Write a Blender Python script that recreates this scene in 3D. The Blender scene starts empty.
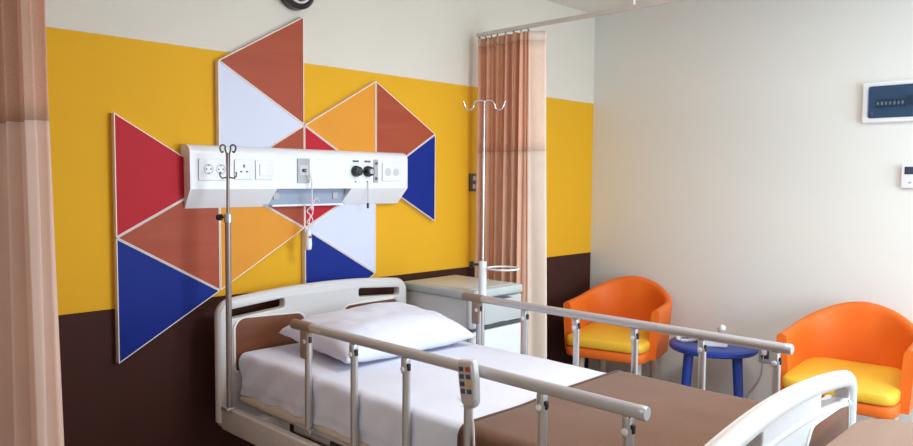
import bpy, bmesh, math, random
from mathutils import Vector, Matrix, noise
random.seed(7)
PI = math.pi
COL = bpy.context.scene.collection
SC = bpy.context.scene

# ------------------------------------------------------------------ materials
def lin(c):
    return tuple(((v/255)/12.92 if v/255 <= .04045 else ((v/255+.055)/1.055)**2.4) for v in c)

def mat(name, rgb, rough=.5, metal=0., var=.06, vscale=6., bump=0., bscale=60., spec=.5, sheen=0., coat=0., stretch=(1,1,1)):
    m = bpy.data.materials.new(name); m.use_nodes = True
    nt = m.node_tree; b = nt.nodes['Principled BSDF']
    c = lin(rgb)
    tc = nt.nodes.new('ShaderNodeTexCoord')
    mp = nt.nodes.new('ShaderNodeMapping'); mp.inputs['Scale'].default_value = stretch
    nt.links.new(tc.outputs['Object'], mp.inputs['Vector'])
    nz = nt.nodes.new('ShaderNodeTexNoise'); nz.inputs['Scale'].default_value = vscale; nz.inputs['Detail'].default_value = 4
    nt.links.new(mp.outputs['Vector'], nz.inputs['Vector'])
    rp = nt.nodes.new('ShaderNodeValToRGB')
    rp.color_ramp.elements[0].position = .3; rp.color_ramp.elements[1].position = .7
    rp.color_ramp.elements[0].color = (*[v*(1-var) for v in c], 1)
    rp.color_ramp.elements[1].color = (*[min(1, v*(1+var)) for v in c], 1)
    nt.links.new(nz.outputs['Fac'], rp.inputs['Fac'])
    nt.links.new(rp.outputs['Color'], b.inputs['Base Color'])
    b.inputs['Roughness'].default_value = rough; b.inputs['Metallic'].default_value = metal
    b.inputs['Specular IOR Level'].default_value = spec
    if sheen: b.inputs['Sheen Weight'].default_value = sheen
    if coat: b.inputs['Coat Weight'].default_value = coat
    if bump:
        n2 = nt.nodes.new('ShaderNodeTexNoise'); n2.inputs['Scale'].default_value = bscale; n2.inputs['Detail'].default_value = 3
        nt.links.new(mp.outputs['Vector'], n2.inputs['Vector'])
        bp = nt.nodes.new('ShaderNodeBump'); bp.inputs['Strength'].default_value = bump; bp.inputs['Distance'].default_value = .01
        nt.links.new(n2.outputs['Fac'], bp.inputs['Height']); nt.links.new(bp.outputs['Normal'], b.inputs['Normal'])
    return m

def banded_wall(name):
    """painted wall: brown dado, yellow band, white above; the bands follow the height on the wall"""
    m = mat(name, (222, 214, 200), .7, var=.02, vscale=2.5, bump=.04, bscale=140, spec=.2)
    nt = m.node_tree; b = nt.nodes['Principled BSDF']
    geo = nt.nodes.new('ShaderNodeTexCoord'); sep = nt.nodes.new('ShaderNodeSeparateXYZ')
    nt.links.new(geo.outputs['Object'], sep.inputs[0])
    base = b.inputs['Base Color'].links[0].from_socket
    def step(z):
        n = nt.nodes.new('ShaderNodeMath'); n.operation = 'GREATER_THAN'; n.inputs[1].default_value = z
        nt.links.new(sep.outputs['Z'], n.inputs[0]); return n.outputs[0]
    def mix(f, a, bb):
        n = nt.nodes.new('ShaderNodeMix'); n.data_type = 'RGBA'
        nt.links.new(f, n.inputs['Factor'])
        for sock, v in ((n.inputs['A'], a), (n.inputs['B'], bb)):
            if isinstance(v, tuple): sock.default_value = (*lin(v), 1)
            else: nt.links.new(v, sock)
        return n.outputs['Result']
    low = mix(step(ZB), BROWN, YELLOW)
    out = mix(step(ZT), low, base)
    nt.links.new(out, b.inputs['Base Color'])
    return m

ZT, ZB, ZC = 1.9205, .910, 2.513
BROWN, YELLOW = (66, 36, 30), (230, 172, 36)

def mesh_cloth(name, rgb, hole):
    m = mat(name, rgb, .9, var=.05, vscale=9, sheen=.2)
    nt = m.node_tree; b = nt.nodes['Principled BSDF']
    tc = nt.nodes.new('ShaderNodeTexCoord'); vo = nt.nodes.new('ShaderNodeTexVoronoi')
    vo.inputs['Scale'].default_value = 420
    nt.links.new(tc.outputs['Object'], vo.inputs['Vector'])
    mx = nt.nodes.new('ShaderNodeMix'); mx.data_type = 'RGBA'
    st = nt.nodes.new('ShaderNodeMath'); st.operation = 'LESS_THAN'; st.inputs[1].default_value = .38
    nt.links.new(vo.outputs['Distance'], st.inputs[0])
    ml = nt.nodes.new('ShaderNodeMath'); ml.operation = 'MULTIPLY'; ml.inputs[1].default_value = .55
    nt.links.new(st.outputs[0], ml.inputs[0]); nt.links.new(ml.outputs[0], mx.inputs['Factor'])
    nt.links.new(b.inputs['Base Color'].links[0].from_socket, mx.inputs['A']); mx.inputs['B'].default_value = (*lin(hole), 1)
    nt.links.new(mx.outputs['Result'], b.inputs['Base Color'])
    return m

def translucent(m, rgb, w=.3):
    nt = m.node_tree; b = nt.nodes['Principled BSDF']; out = nt.nodes['Material Output']
    t = nt.nodes.new('ShaderNodeBsdfTranslucent'); t.inputs['Color'].default_value = (*lin(rgb), 1)
    mx = nt.nodes.new('ShaderNodeMixShader'); mx.inputs[0].default_value = w
    nt.links.new(b.outputs[0], mx.inputs[1]); nt.links.new(t.outputs[0], mx.inputs[2]); nt.links.new(mx.outputs[0], out.inputs[0])
    return m

def wood(name, rgb, rgb2, scale=3., rough=.45):
    m = mat(name, rgb, rough, var=.03, spec=.22)
    nt = m.node_tree; b = nt.nodes['Principled BSDF']
    tc = nt.nodes.new('ShaderNodeTexCoord'); mp = nt.nodes.new('ShaderNodeMapping'); mp.inputs['Scale'].default_value = (1, 9, 9)
    nz = nt.nodes.new('ShaderNodeTexNoise'); nz.inputs['Scale'].default_value = scale; nz.inputs['Detail'].default_value = 6; nz.inputs['Distortion'].default_value = .6
    rp = nt.nodes.new('ShaderNodeValToRGB'); rp.color_ramp.elements[0].position = .35; rp.color_ramp.elements[1].position = .68
    rp.color_ramp.elements[0].color = (*lin(rgb2), 1); rp.color_ramp.elements[1].color = (*lin(rgb), 1)
    nt.links.new(tc.outputs['Object'], mp.inputs[0]); nt.links.new(mp.outputs[0], nz.inputs[0]); nt.links.new(nz.outputs['Fac'], rp.inputs[0])
    nt.links.new(rp.outputs[0], b.inputs['Base Color'])
    return m

def glassy(name, rgb, alpha):
    m = mat(name, rgb, .12, var=.02); m.node_tree.nodes['Principled BSDF'].inputs['Alpha'].default_value = alpha
    return m

M = dict(
    wall_back=banded_wall('paint_bands'),
    wall_white=mat('paint_cream', (230, 229, 224), .6, var=.015, vscale=1.5, bump=.04, bscale=140),
    ceil=mat('ceiling_paint', (226, 222, 216), .8, var=.02, vscale=3),
    floor=mat('vinyl_floor', (176, 160, 146), .35, var=.08, vscale=4),
    red=mat('laminate_red', (186, 24, 40), .55, spec=.22, var=.04),
    terra=wood('laminate_terracotta', (172, 80, 52), (164, 73, 47), 2.2, .5),
    blue=mat('laminate_blue', (6, 36, 132), .55, spec=.22, var=.04),
    lav=mat('laminate_lavender', (214, 218, 236), .55, spec=.22, var=.02),
    amber=mat('laminate_amber', (226, 150, 46), .55, spec=.22, var=.03),
    bead=mat('beading_white', (240, 230, 224), .45, var=.02),
    unit=mat('enamel_white', (238, 238, 242), .3, var=.01),
    unit_side=mat('anodised_cap', (214, 212, 214), .35, .0, var=.02),
    niche=mat('niche_grey', (150, 160, 182), .4, var=.03),
    plate=mat('socket_plate_white', (236, 236, 240), .3, var=.01),
    plate_grey=mat('socket_plate_grey', (176, 178, 180), .35, var=.02),
    hole=mat('socket_recess', (70, 70, 76), .5, var=.05),
    well=mat('socket_well', (206, 206, 212), .4, var=.02),
    black=mat('black_plastic', (24, 24, 28), .35, var=.1),
    dkgreen=mat('dark_green_plastic', (24, 48, 44), .35, var=.1),
    bedplast=mat('bed_plastic', (212, 210, 209), .35, var=.015, coat=.15),
    bedmetal=mat('bed_powder_coat', (206, 200, 196), .4, var=.02),
    beige=mat('bed_beige', (206, 190, 174), .45, var=.03),
    inlay=wood('bed_inlay_brown', (128, 80, 56), (112, 68, 48), 2.5, .4),
    trim_white=mat('inlay_trim', (238, 234, 230), .4, var=.01),
    alu=mat('anodised_aluminium', (196, 194, 194), .34, .75, var=.03),
    rail=mat('rail_aluminium', (190, 188, 190), .34, .35, var=.02, vscale=3),
    railend=mat('rail_end_taupe', (150, 128, 114), .5, var=.03),
    steel=mat('stainless_steel', (214, 214, 216), .2, .95, var=.03),
    sheet=mat('white_sheet', (223, 226, 242), .85, var=.015, vscale=5, bump=.25, bscale=9, sheen=.2),
    pillow=mat('white_pillowcase', (223, 226, 242), .85, var=.015, vscale=5, bump=.22, bscale=8, sheen=.2),
    blanket=mat('brown_blanket', (110, 76, 56), .95, var=.05, vscale=14, bump=.15, bscale=220, sheen=.25, spec=.2),
    blanket_edge=mat('blanket_binding', (84, 55, 42), .9, var=.04, sheen=.2),
    orange=mat('orange_leatherette', (229, 109, 34), .5, spec=.3, var=.03, bump=.05, bscale=180),
    yellow=mat('yellow_leatherette', (236, 184, 52), .42, var=.03, bump=.05, bscale=180),
    chairleg=mat('chair_leg_pale', (206, 196, 180), .4, var=.03),
    tblue=mat('table_blue', (22, 56, 146), .38, var=.04),
    phone=mat('phone_white', (236, 236, 240), .35, var=.01),
    peach=translucent(mat('curtain_peach', (240, 198, 170), .92, var=.05, vscale=10, sheen=.25), (236, 170, 132), .3),
    pale=translucent(mat('curtain_lit_tone', (246, 228, 212), .92, var=.03, vscale=10, sheen=.25), (236, 196, 168), .15),  # same peach fabric, window light on the end pleat mixed into the colour
    left_drape=translucent(mat('curtain_cream_peach', (250, 228, 212), .92, var=.03, vscale=10, sheen=.25), (238, 180, 144), .42),
    netting=mesh_cloth('curtain_netting', (228, 168, 138), (170, 112, 88)),
    netting_left=translucent(mesh_cloth('curtain_netting_pale', (242, 204, 180), (200, 148, 120)), (232, 168, 132), .4),
    netting_lit_pleat=mesh_cloth('curtain_netting_lit', (246, 214, 194), (206, 160, 134)),  # netting of the end pleat, lightened in colour as if lit
    track=mat('track_aluminium', (214, 210, 210), .4, .3, var=.02),
    cab_top=mat('cabinet_top', (196, 196, 188), .4, var=.02),
    cab_grey=mat('cabinet_grey', (186, 192, 192), .4, var=.02),
    cab_white=mat('cabinet_white', (222, 224, 224), .4, var=.02),
    cab_dark=mat('cabinet_recess', (74, 78, 82), .5, var=.05),
    ivwhite=mat('iv_white', (232, 234, 238), .35, var=.01),
    iv_taupe=mat('iv_tube', (150, 138, 132), .35, .5, var=.03), iv_dark=mat('iv_hook_dark', (92, 88, 90), .35, .6, var=.04),
    clockrim=mat('clock_rim', (44, 34, 36), .3, var=.08),
    clockface=mat('clock_face', (40, 34, 38), .3, var=.1),
    silver=mat('clock_silver', (206, 202, 202), .3, .3, var=.02),
    switch_brown=mat('switch_bronze', (92, 74, 52), .35, .4, var=.05),
    breaker_cover=glassy('breaker_cover', (54, 84, 116), .26),
    breaker_back=mat('breaker_back', (58, 86, 116), .5, var=.04),
    breaker_black=mat('breaker_black', (22, 26, 34), .4, var=.08),
    screen=mat('dark_screen', (62, 70, 92), .2, var=.05),
    remote=mat('remote_grey', (206, 206, 208), .4, var=.02),
    remote_face=mat('remote_face', (186, 178, 176), .45, var=.04),
    btn_dark=mat('button_dark', (74, 70, 84), .4, var=.05), btn_red=mat('button_red', (176, 70, 48), .4, var=.05),
    btn_yellow=mat('button_yellow', (206, 170, 60), .4, var=.05), btn_blue=mat('button_blue', (74, 84, 120), .4, var=.05),
    laminate=wood('table_laminate', (148, 121, 105), (142, 115, 99), 2.0, .45),
    cord=mat('white_cord', (232, 228, 230), .5, var=.02), greycord=mat('grey_cord', (170, 174, 180), .5, var=.02),
    rubber=mat('rubber', (40, 40, 42), .7, var=.08),
)

# ------------------------------------------------------------------ mesh helpers
def newbm(): return bmesh.new()

def box(bm, c, s, rot=None, bevel=0., seg=3):
    r = bmesh.ops.create_cube(bm, size=1)
    vs = r['verts']
    bmesh.ops.scale(bm, vec=s, verts=vs)
    if bevel:
        es = list({e for v in vs for e in v.link_edges})
        out = bmesh.ops.bevel(bm, geom=es, offset=bevel, segments=seg, profile=.5, affect='EDGES')
        vs = list({v for f in out['faces'] for v in f.verts} | {v for v in vs if v.is_valid})
    if rot: bmesh.ops.rotate(bm, cent=(0, 0, 0), matrix=rot, verts=vs)
    bmesh.ops.translate(bm, vec=c, verts=vs)
    return vs

def frame_of(d):
    d = d.normalized(); a = Vector((0, 0, 1)) if abs(d.z) < .9 else Vector((1, 0, 0))
    u = d.cross(a).normalized(); return u, d.cross(u).normalized()

def tube(bm, pts, r, seg=12, closed=False, cap=True, flat=1.):
    pts = [Vector(p) for p in pts]; n = len(pts)
    rs = r if isinstance(r, (list, tuple)) else [r]*n
    rings = []; pu = None
    for i, p in enumerate(pts):
        if closed: d = pts[(i+1) % n]-pts[i-1]
        else: d = pts[min(i+1, n-1)]-pts[max(i-1, 0)]
        d.normalize()
        if pu is None: u, v = frame_of(d)
        else:
            u = (pu-d*pu.dot(d)).normalized(); v = d.cross(u)
        pu = u
        rings.append([bm.verts.new(p+(u*math.cos(a)+v*math.sin(a)*flat)*rs[i]) for a in [2*PI*k/seg for k in range(seg)]])
    m = n if closed else n-1
    for i in range(m):
        A, B = rings[i], rings[(i+1) % n]
        for k in range(seg):
            bm.faces.new((A[k], A[(k+1) % seg], B[(k+1) % seg], B[k]))
    if cap and not closed:
        bm.faces.new(list(reversed(rings[0]))); bm.faces.new(rings[-1])

def lathe(bm, prof, c, axis='z', seg=32):
    """profile: list of (radius, height); axis z, x or y"""
    c = Vector(c); rings = []
    for r, h in prof:
        ring = []
        for k in range(seg):
            a = 2*PI*k/seg; x, y = r*math.cos(a), r*math.sin(a)
            p = {'z': (x, y, h), 'x': (h, x, y), 'y': (x, h, y)}[axis]
            ring.append(bm.verts.new(c+Vector(p)))
        rings.append(ring)
    for A, B in zip(rings, rings[1:]):
        for k in range(seg): bm.faces.new((A[k], A[(k+1) % seg], B[(k+1) % seg], B[k]))
    bm.faces.new(list(reversed(rings[0]))); bm.faces.new(rings[-1])

def prism(bm, poly, f0, f1):
    """poly 2-D points; f0/f1 map a 2-D point to 3-D for both faces"""
    A = [bm.verts.new(f0(p)) for p in poly]; B = [bm.verts.new(f1(p)) for p in poly]
    bm.faces.new(A); bm.faces.new(list(reversed(B)))
    n = len(poly)
    for i in range(n): bm.faces.new((A[i], B[i], B[(i+1) % n], A[(i+1) % n]))

def grid(bm, fn, nu, nv, closed_u=False):
    vs = [[bm.verts.new(fn(i/(nu if closed_u else nu-1), j/(nv-1))) for j in range(nv)] for i in range(nu)]
    for i in range(nu if closed_u else nu-1):
        for j in range(nv-1):
            a, b = vs[i], vs[(i+1) % nu]
            bm.faces.new((a[j], b[j], b[j+1], a[j+1]))
    return vs

def curve_plate(outlines, depth, bevel, to3):
    """a flat plate with holes, rounded edges: outlines are closed 2-D polylines, to3 a 4x4 placing matrix"""
    cu = bpy.data.curves.new('tmp', 'CURVE'); cu.dimensions = '2D'; cu.fill_mode = 'BOTH'
    cu.extrude = depth/2-bevel; cu.bevel_depth = bevel; cu.bevel_resolution = 3; cu.offset = -bevel
    for o in outlines:
        s = cu.splines.new('POLY'); s.points.add(len(o)-1); s.use_cyclic_u = True
        for p, q in zip(s.points, o): p.co = (q[0], q[1], 0, 1)
    ob = bpy.data.objects.new('tmp', cu); COL.objects.link(ob)
    dg = bpy.context.evaluated_depsgraph_get()
    me = bpy.data.meshes.new_from_object(ob.evaluated_get(dg))
    bm = bmesh.new(); bm.from_mesh(me); bm.transform(to3)
    bpy.data.objects.remove(ob); bpy.data.curves.remove(cu); bpy.data.meshes.remove(me)
    bmesh.ops.remove_doubles(bm, verts=bm.verts, dist=1e-5)
    return bm

def rrect(x0, x1, z0, z1, r, n=6):
    pts = []
    for cx, cz, a0 in ((x1-r, z1-r, 0), (x0+r, z1-r, PI/2), (x0+r, z0+r, PI), (x1-r, z0+r, 3*PI/2)):
        for k in range(n+1):
            a = a0+PI/2*k/n; pts.append((cx+r*math.cos(a), cz+r*math.sin(a)))
    return pts

def obj(name, bm, m, parent=None, smooth=True, angle=40, subsurf=0, solid=0.):
    bmesh.ops.recalc_face_normals(bm, faces=bm.faces)
    me = bpy.data.meshes.new(name); bm.to_mesh(me); bm.free()
    o = bpy.data.objects.new(name, me); COL.objects.link(o)
    me.materials.append(m)
    if smooth:
        for p in me.polygons: p.use_smooth = True
        if angle < 180: me.set_sharp_from_angle(angle=math.radians(angle))
    if parent:
        o.parent = parent
        if parent.type == 'EMPTY': o.matrix_parent_inverse = Matrix.Translation(-parent.location)
    if solid:
        md = o.modifiers.new('thickness', 'SOLIDIFY'); md.thickness = solid; md.offset = 0
    if subsurf:
        md = o.modifiers.new('smooth', 'SUBSURF'); md.levels = subsurf; md.render_levels = subsurf
    return o

def tag(o, label, cat, group=None):
    o['label'] = label; o['category'] = cat
    if group: o['group'] = group
    return o

def thing(name, label, cat, loc, group=None):
    o = bpy.data.objects.new(name, None); COL.objects.link(o); o.location = loc; o.empty_display_size = .1
    return tag(o, label, cat, group)

def struct(name, bm, m, **k):
    o = obj(name, bm, m, smooth=False, **k); o['kind'] = 'structure'; return o

def kids(o): return [c for c in bpy.data.objects if c.parent == o]
def dup(root, label):
    r = root.copy(); COL.objects.link(r); r['label'] = label
    for ch in kids(root):
        c = ch.copy(); COL.objects.link(c); c.parent = r
        for g in kids(ch):
            d = g.copy(); COL.objects.link(d); d.parent = c
    return r

def arc(c, r, a0, a1, n, ax=(1, 0, 0), ay=(0, 0, 1)):
    c, ax, ay = Vector(c), Vector(ax), Vector(ay)
    return [c+ax*r*math.cos(a0+(a1-a0)*k/n)+ay*r*math.sin(a0+(a1-a0)*k/n) for k in range(n+1)]

# ------------------------------------------------------------------ the room
XL, YF, T = -5.7, -4.1, .12
bm = newbm(); box(bm, ((XL)/2, T/2, ZC/2), (-XL+2*T, T, ZC)); struct('wall_back', bm, M['wall_back'])
bm = newbm(); box(bm, (T/2, YF/2, ZC/2), (T, -YF, ZC)); struct('wall_right', bm, M['wall_white'])
bm = newbm(); box(bm, (XL-T/2, YF/2, ZC/2), (T, -YF, ZC)); struct('wall_left', bm, M['wall_white'])
WX0, WX1, WZ0, WZ1 = -2.1, -.35, .55, 2.0
bm = newbm()
for x0, x1, z0, z1 in ((XL-T, WX0, 0, ZC), (WX1, T, 0, ZC), (WX0, WX1, 0, WZ0), (WX0, WX1, WZ1, ZC)):
    box(bm, ((x0+x1)/2, YF-T/2, (z0+z1)/2), (x1-x0, T, z1-z0))
struct('wall_front', bm, M['wall_white'])
bm = newbm(); box(bm, (XL/2, YF/2, -.05), (-XL+2*T, -YF+2*T, .1)); struct('floor', bm, M['floor'])
bm = newbm(); box(bm, (XL/2, YF/2, ZC+.05), (-XL+2*T, -YF+2*T, .1)); struct('ceiling', bm, M['ceil'])
bm = newbm()
for x in (WX0+.025, (WX0+WX1)/2, WX1-.025): box(bm, (x, YF-.06, (WZ0+WZ1)/2), (.05, .06, WZ1-WZ0))
for z in (WZ0+.025, WZ1-.025): box(bm, ((WX0+WX1)/2, YF-.06, z), (WX1-WX0, .06, .05))
struct('window_1', bm, M['trim_white'])

# ------------------------------------------------------------------ wall art of triangles
YA0, YA1 = 0., -.026
k = 1.13
def fx(x): return -4.2098+(x+3.7252)*1.1301
def fz(z): return 1.407+(z-1.545)*1.1301
xs = [fx(-2.797), fx(-2.431), fx(-2.066), fx(-1.700), fx(-1.341)]
rows = {n: fz(v) for n, v in dict(a=1.962, A=1.752, P=1.537, B=1.342, D=1.129, C=.922, F=2.176).items()}
X = xs
tri = [
    ('red', (X[0], rows['A']), (X[0], rows['B']), (X[1], rows['P']), 'crimson triangle at the upper left'),
    ('terra', (X[0], rows['B']), (X[1], rows['D']), (X[1], rows['P']), 'terracotta triangle under the crimson one'),
    ('blue', (X[0], rows['B']), (X[0], rows['C']), (X[1], rows['D']), 'large navy triangle at the lower left'),
    ('terra', (X[1], rows['a']), (X[2], rows['F']), (X[2], rows['A']), 'topmost terracotta triangle'),
    ('lav', (X[1], rows['a']), (X[2], rows['A']), (X[1], rows['P']), 'pale lavender triangle under the topmost one'),
    ('terra', (X[1], rows['P']), (X[2], rows['A']), (X[2], rows['B']), 'terracotta triangle behind the service panel'),
    ('amber', (X[1], rows['P']), (X[2], rows['B']), (X[1], rows['D']), 'amber triangle below the service panel'),
    ('amber', (X[2], rows['A']), (X[3], rows['a']), (X[3], rows['P']), 'amber triangle above the service panel'),
    ('red', (X[2], rows['A']), (X[3], rows['P']), (X[2], rows['B']), 'crimson triangle behind the service panel'),
    ('lav', (X[3], rows['P']), (X[3], rows['D']), (X[2], rows['B']), 'pale lavender triangle below the service panel'),
    ('blue', (X[2], rows['B']), (X[3], rows['D']), (X[2], rows['C']), 'navy triangle just above the headboard'),
    ('terra', (X[3], rows['a']), (X[4], rows['A']), (X[3], rows['P']), 'terracotta triangle at the upper right'),
    ('blue', (X[4], rows['A']), (X[4], rows['B']), (X[3], rows['P']), 'navy triangle at the right edge'),
]
art = thing('wall_art', 'large mosaic of red, blue, terracotta and amber triangles on the yellow wall', 'wall art', ((X[0]+X[4])/2, 0, rows['C']))
def inset(p, d):
    c = [Vector((q[0], q[1])) for q in p]; out = []
    area = sum(c[i].x*c[(i+1) % 3].y-c[(i+1) % 3].x*c[i].y for i in range(3))
    s = 1 if area > 0 else -1
    for i in range(3):
        a, b, e = c[i-1], c[i], c[(i+1) % 3]
        d1 = (b-a).normalized(); d2 = (e-b).normalized()
        n1 = Vector((-d1.y, d1.x))*s; n2 = Vector((-d2.y, d2.x))*s
        out.append(b+(n1+n2)*(d/(1+n1.dot(n2))))
    return out
for c, p, q, r, lab in tri:
    t3 = (p, q, r)
    o2 = inset(t3, .0012); i2 = inset(t3, .0044)
    bm = newbm(); prism(bm, i2, lambda v: (v[0], YA0, v[1]), lambda v: (v[0], YA1, v[1]))
    po = obj('triangle_panel', bm, M[c], art, smooth=False); po['label'] = lab
    bm = newbm()
    for f0, f1 in ((YA0, YA1-.002),):
        rings = [[bm.verts.new((v[0], y, v[1])) for v in ring] for ring, y in ((o2, f0), (o2, f1), (i2, f1), (i2, f0))]
        for a in range(4):
            for j in range(3):
                bm.faces.new((rings[a][j], rings[a][(j+1) % 3], rings[(a+1) % 4][(j+1) % 3], rings[(a+1) % 4][j]))
    obj('border_strip', bm, M['bead'], po, smooth=False)

# ------------------------------------------------------------------ medical service panel over the bed
UY = -.078
US = (2.8006+UY)/(2.8006-.13)
def ux(x): return -4.2099+(x+4.2099)*US
def uz(z): return 1.407+(z-1.407)*US
UX0, UX1, UZ0, UZ1 = ux(-2.921), ux(-1.806), 1.280, uz(1.531)
ZK = uz(1.358)
unit = thing('medical_service_panel', 'white bedhead service panel with sockets, mounted over the triangle mosaic', 'service panel', ((UX0+UX1)/2, 0, UZ0))
TOPP = [(0, UZ1+.002)]+[(UY+.042-.042*math.sin(a), UZ1-.034+.034*math.cos(a)) for a in [PI/2*j/6 for j in range(7)]]
UPPER = TOPP+[(UY, ZK), (0, ZK)]
LOWER = [(UY, ZK), (UY+.045, UZ0+.006), (UY+.050, UZ0), (0, UZ0), (0, ZK)]
CAPP = TOPP+[(UY, ZK), (UY+.045, UZ0+.006), (UY+.050, UZ0), (0, UZ0)]
def yzx(x, sl=0): return lambda p: (x+sl*max(0, min(1, (ZK-p[1])/(ZK-UZ0))), p[0], p[1])
NX0, NX1 = ux(-2.540), ux(-2.150)
bm = newbm(); prism(bm, UPPER, yzx(UX0+.005), yzx(UX1-.012)); hous = obj('housing', bm, M['unit'], unit, angle=35)
bm = newbm(); prism(bm, LOWER, yzx(UX0+.005), yzx(NX0, -.022)); obj('lower_fascia', bm, M['unit'], hous, angle=35)
bm = newbm(); prism(bm, LOWER, yzx(NX1, -.030), yzx(UX1-.012, -.022)); obj('lower_fascia', bm, M['unit'], hous, angle=35)
bm = newbm(); box(bm, ((NX0+NX1)/2-.025, -.018, (ZK+UZ0)/2), (NX1-NX0+.03, .036, ZK-UZ0-.004)); niche = obj('niche', bm, M['niche'], unit, smooth=False)
bm = newbm(); box(bm, ((NX0+NX1)/2-.018, -.030, UZ0+.004), (NX1-NX0-.02, .046, .008)); obj('niche_lip', bm, M['unit'], niche, smooth=False)
for x in (NX0+.02, NX1-.065):
    bm = newbm(); box(bm, (x, -.038, (ZK+UZ0)/2+.006), (.03, .006, .034), bevel=.002); obj('niche_outlet', bm, M['plate_grey'], niche)
bm = newbm(); prism(bm, CAPP, yzx(UX0), yzx(UX0+.005)); obj('end_cap', bm, M['unit'], unit, angle=35)
bm = newbm(); prism(bm, CAPP, yzx(UX1-.012, -.022), yzx(UX1, -.026)); obj('end_cap', bm, M['unit'], unit, angle=35)
def rplate(x0, x1, z0, z1, y, th, r=.006):
    return curve_plate([rrect(x0, x1, z0, z1, r)], th, min(.0015, th*.3), Matrix(((1, 0, 0, 0), (0, 0, -1, y-th/2), (0, 1, 0, 0), (0, 0, 0, 1))))
def ring_socket(par, x, z, r=.021):
    bm = newbm(); lathe(bm, [(r, 0), (r, -.002), (r*.86, -.004), (r*.8, -.002), (r*.8, -.001)], (x, UY-.004, z), 'y', 24)
    s = obj('socket_well', bm, M['well'], par)
    bm = newbm()
    for dx in (-.0095, .0095): lathe(bm, [(.0032, 0), (.0032, -.003)], (x+dx, UY-.0035, z), 'y', 10)
    for dz in (-.015, .015): box(bm, (x, UY-.0055, z+dz), (.006, .004, .003))
    obj('contact_holes', bm, M['hole'], s)
p1 = obj('socket_plate', rplate(ux(-2.888), ux(-2.774), uz(1.392), uz(1.477), UY, .006), M['plate'], unit)
ring_socket(p1, ux(-2.848), uz(1.436)); ring_socket(p1, ux(-2.797), uz(1.436))
p2 = obj('socket_plate', rplate(ux(-2.737), ux(-2.656), uz(1.396), uz(1.477), UY, .006), M['plate'], unit)
bm = newbm()
for dx, dz, w, h in ((0, .014, .007, .013), (-.013, -.009, .009, .006), (.013, -.009, .009, .006)):
    box(bm, (ux(-2.696)+dx, UY-.0062, uz(1.437)+dz), (w, .003, h), bevel=.001, seg=1)
obj('contact_holes', bm, M['hole'], p2)
p3 = obj('switch_plate', rplate(ux(-2.643), ux(-2.560), uz(1.396), uz(1.477), UY, .006), M['plate'], unit)
obj('rocker', rplate(ux(-2.626), ux(-2.577), uz(1.412), uz(1.461), UY-.006, .004, .003), M['plate'], p3)
p4 = obj('call_socket', rplate(ux(-2.442), ux(-2.380), uz(1.383), uz(1.488), UY, .006, .004), M['plate_grey'], unit)
bm = newbm(); box(bm, (ux(-2.410), UY-.009, uz(1.437)), (.022, .012, .014), bevel=.003)
obj('call_plug', bm, M['hole'], p4)
bm = newbm(); box(bm, (ux(-2.411), UY-.0065, uz(1.437)), (.044, .002, .045), bevel=.001, seg=1); obj('socket_well', bm, M['well'], p4)
for x, mm in ((ux(-2.127), 'dkgreen'), (ux(-2.058), 'black')):
    bm = newbm(); lathe(bm, [(.026, 0), (.026, -.012), (.023, -.016), (.021, -.03), (.017, -.033), (0.004, -.033)], (x, UY, uz(1.437)), 'y', 28)
    g = obj('gas_outlet', bm, M[mm], unit)
    bm = newbm(); lathe(bm, [(.012, -.0325), (.012, -.037), (.007, -.037), (.007, -.034)], (x, UY, uz(1.437)), 'y', 20)
    obj('outlet_ring', bm, M['silver' if mm == 'black' else 'hole'], g)
    bm = newbm()
    for j, w in enumerate((.006, .007, .006, .007)): box(bm, (x-.014+j*.0092, UY-.001, uz(1.483)), (w, .002, .008))
    obj('lettering', bm, M['black'], unit)
    bm = newbm(); lathe(bm, [(.004, 0), (.003, -.003)], (x, UY, uz(1.389)), 'y', 10); obj('indicator', bm, M['hole'], unit)
p5 = obj('valve_strip', rplate(ux(-2.022), ux(-1.996), uz(1.385), uz(1.493), UY, .005, .003), M['plate_grey'], unit)
for z in (1.475, 1.404):
    bm = newbm(); lathe(bm, [(.0065, 0), (.0065, -.004), (.004, -.005)], (ux(-2.009), UY-.005, uz(z)), 'y', 14); obj('screw', bm, M['hole'], p5)
p6 = obj('socket_plate', rplate(ux(-1.970), ux(-1.852), uz(1.392), uz(1.481), UY, .006), M['plate'], unit)
for x in (ux(-1.936), ux(-1.886)):
    bm = newbm(); lathe(bm, [(.019, 0), (.019, -.002), (.016, -.003), (.012, -.0035)], (x, UY-.005, uz(1.436)), 'y', 24)
    obj('socket_cover', bm, M['well'], p6)
bm = newbm(); tube(bm, [(ux(-2.058), UY-.004, uz(1.39)), (ux(-2.058), UY-.005, 1.33), (ux(-2.057), UY-.003, 1.288)], .0015, 6)
pc = obj('pull_chain', bm, M['greycord'], unit)
bm = newbm(); lathe(bm, [(.004, -.022), (.0055, -.018), (.0055, 0), (.003, .004)], (ux(-2.057), UY-.003, 1.284), 'z', 12); obj('pull_weight', bm, M['black'], pc)

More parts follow.
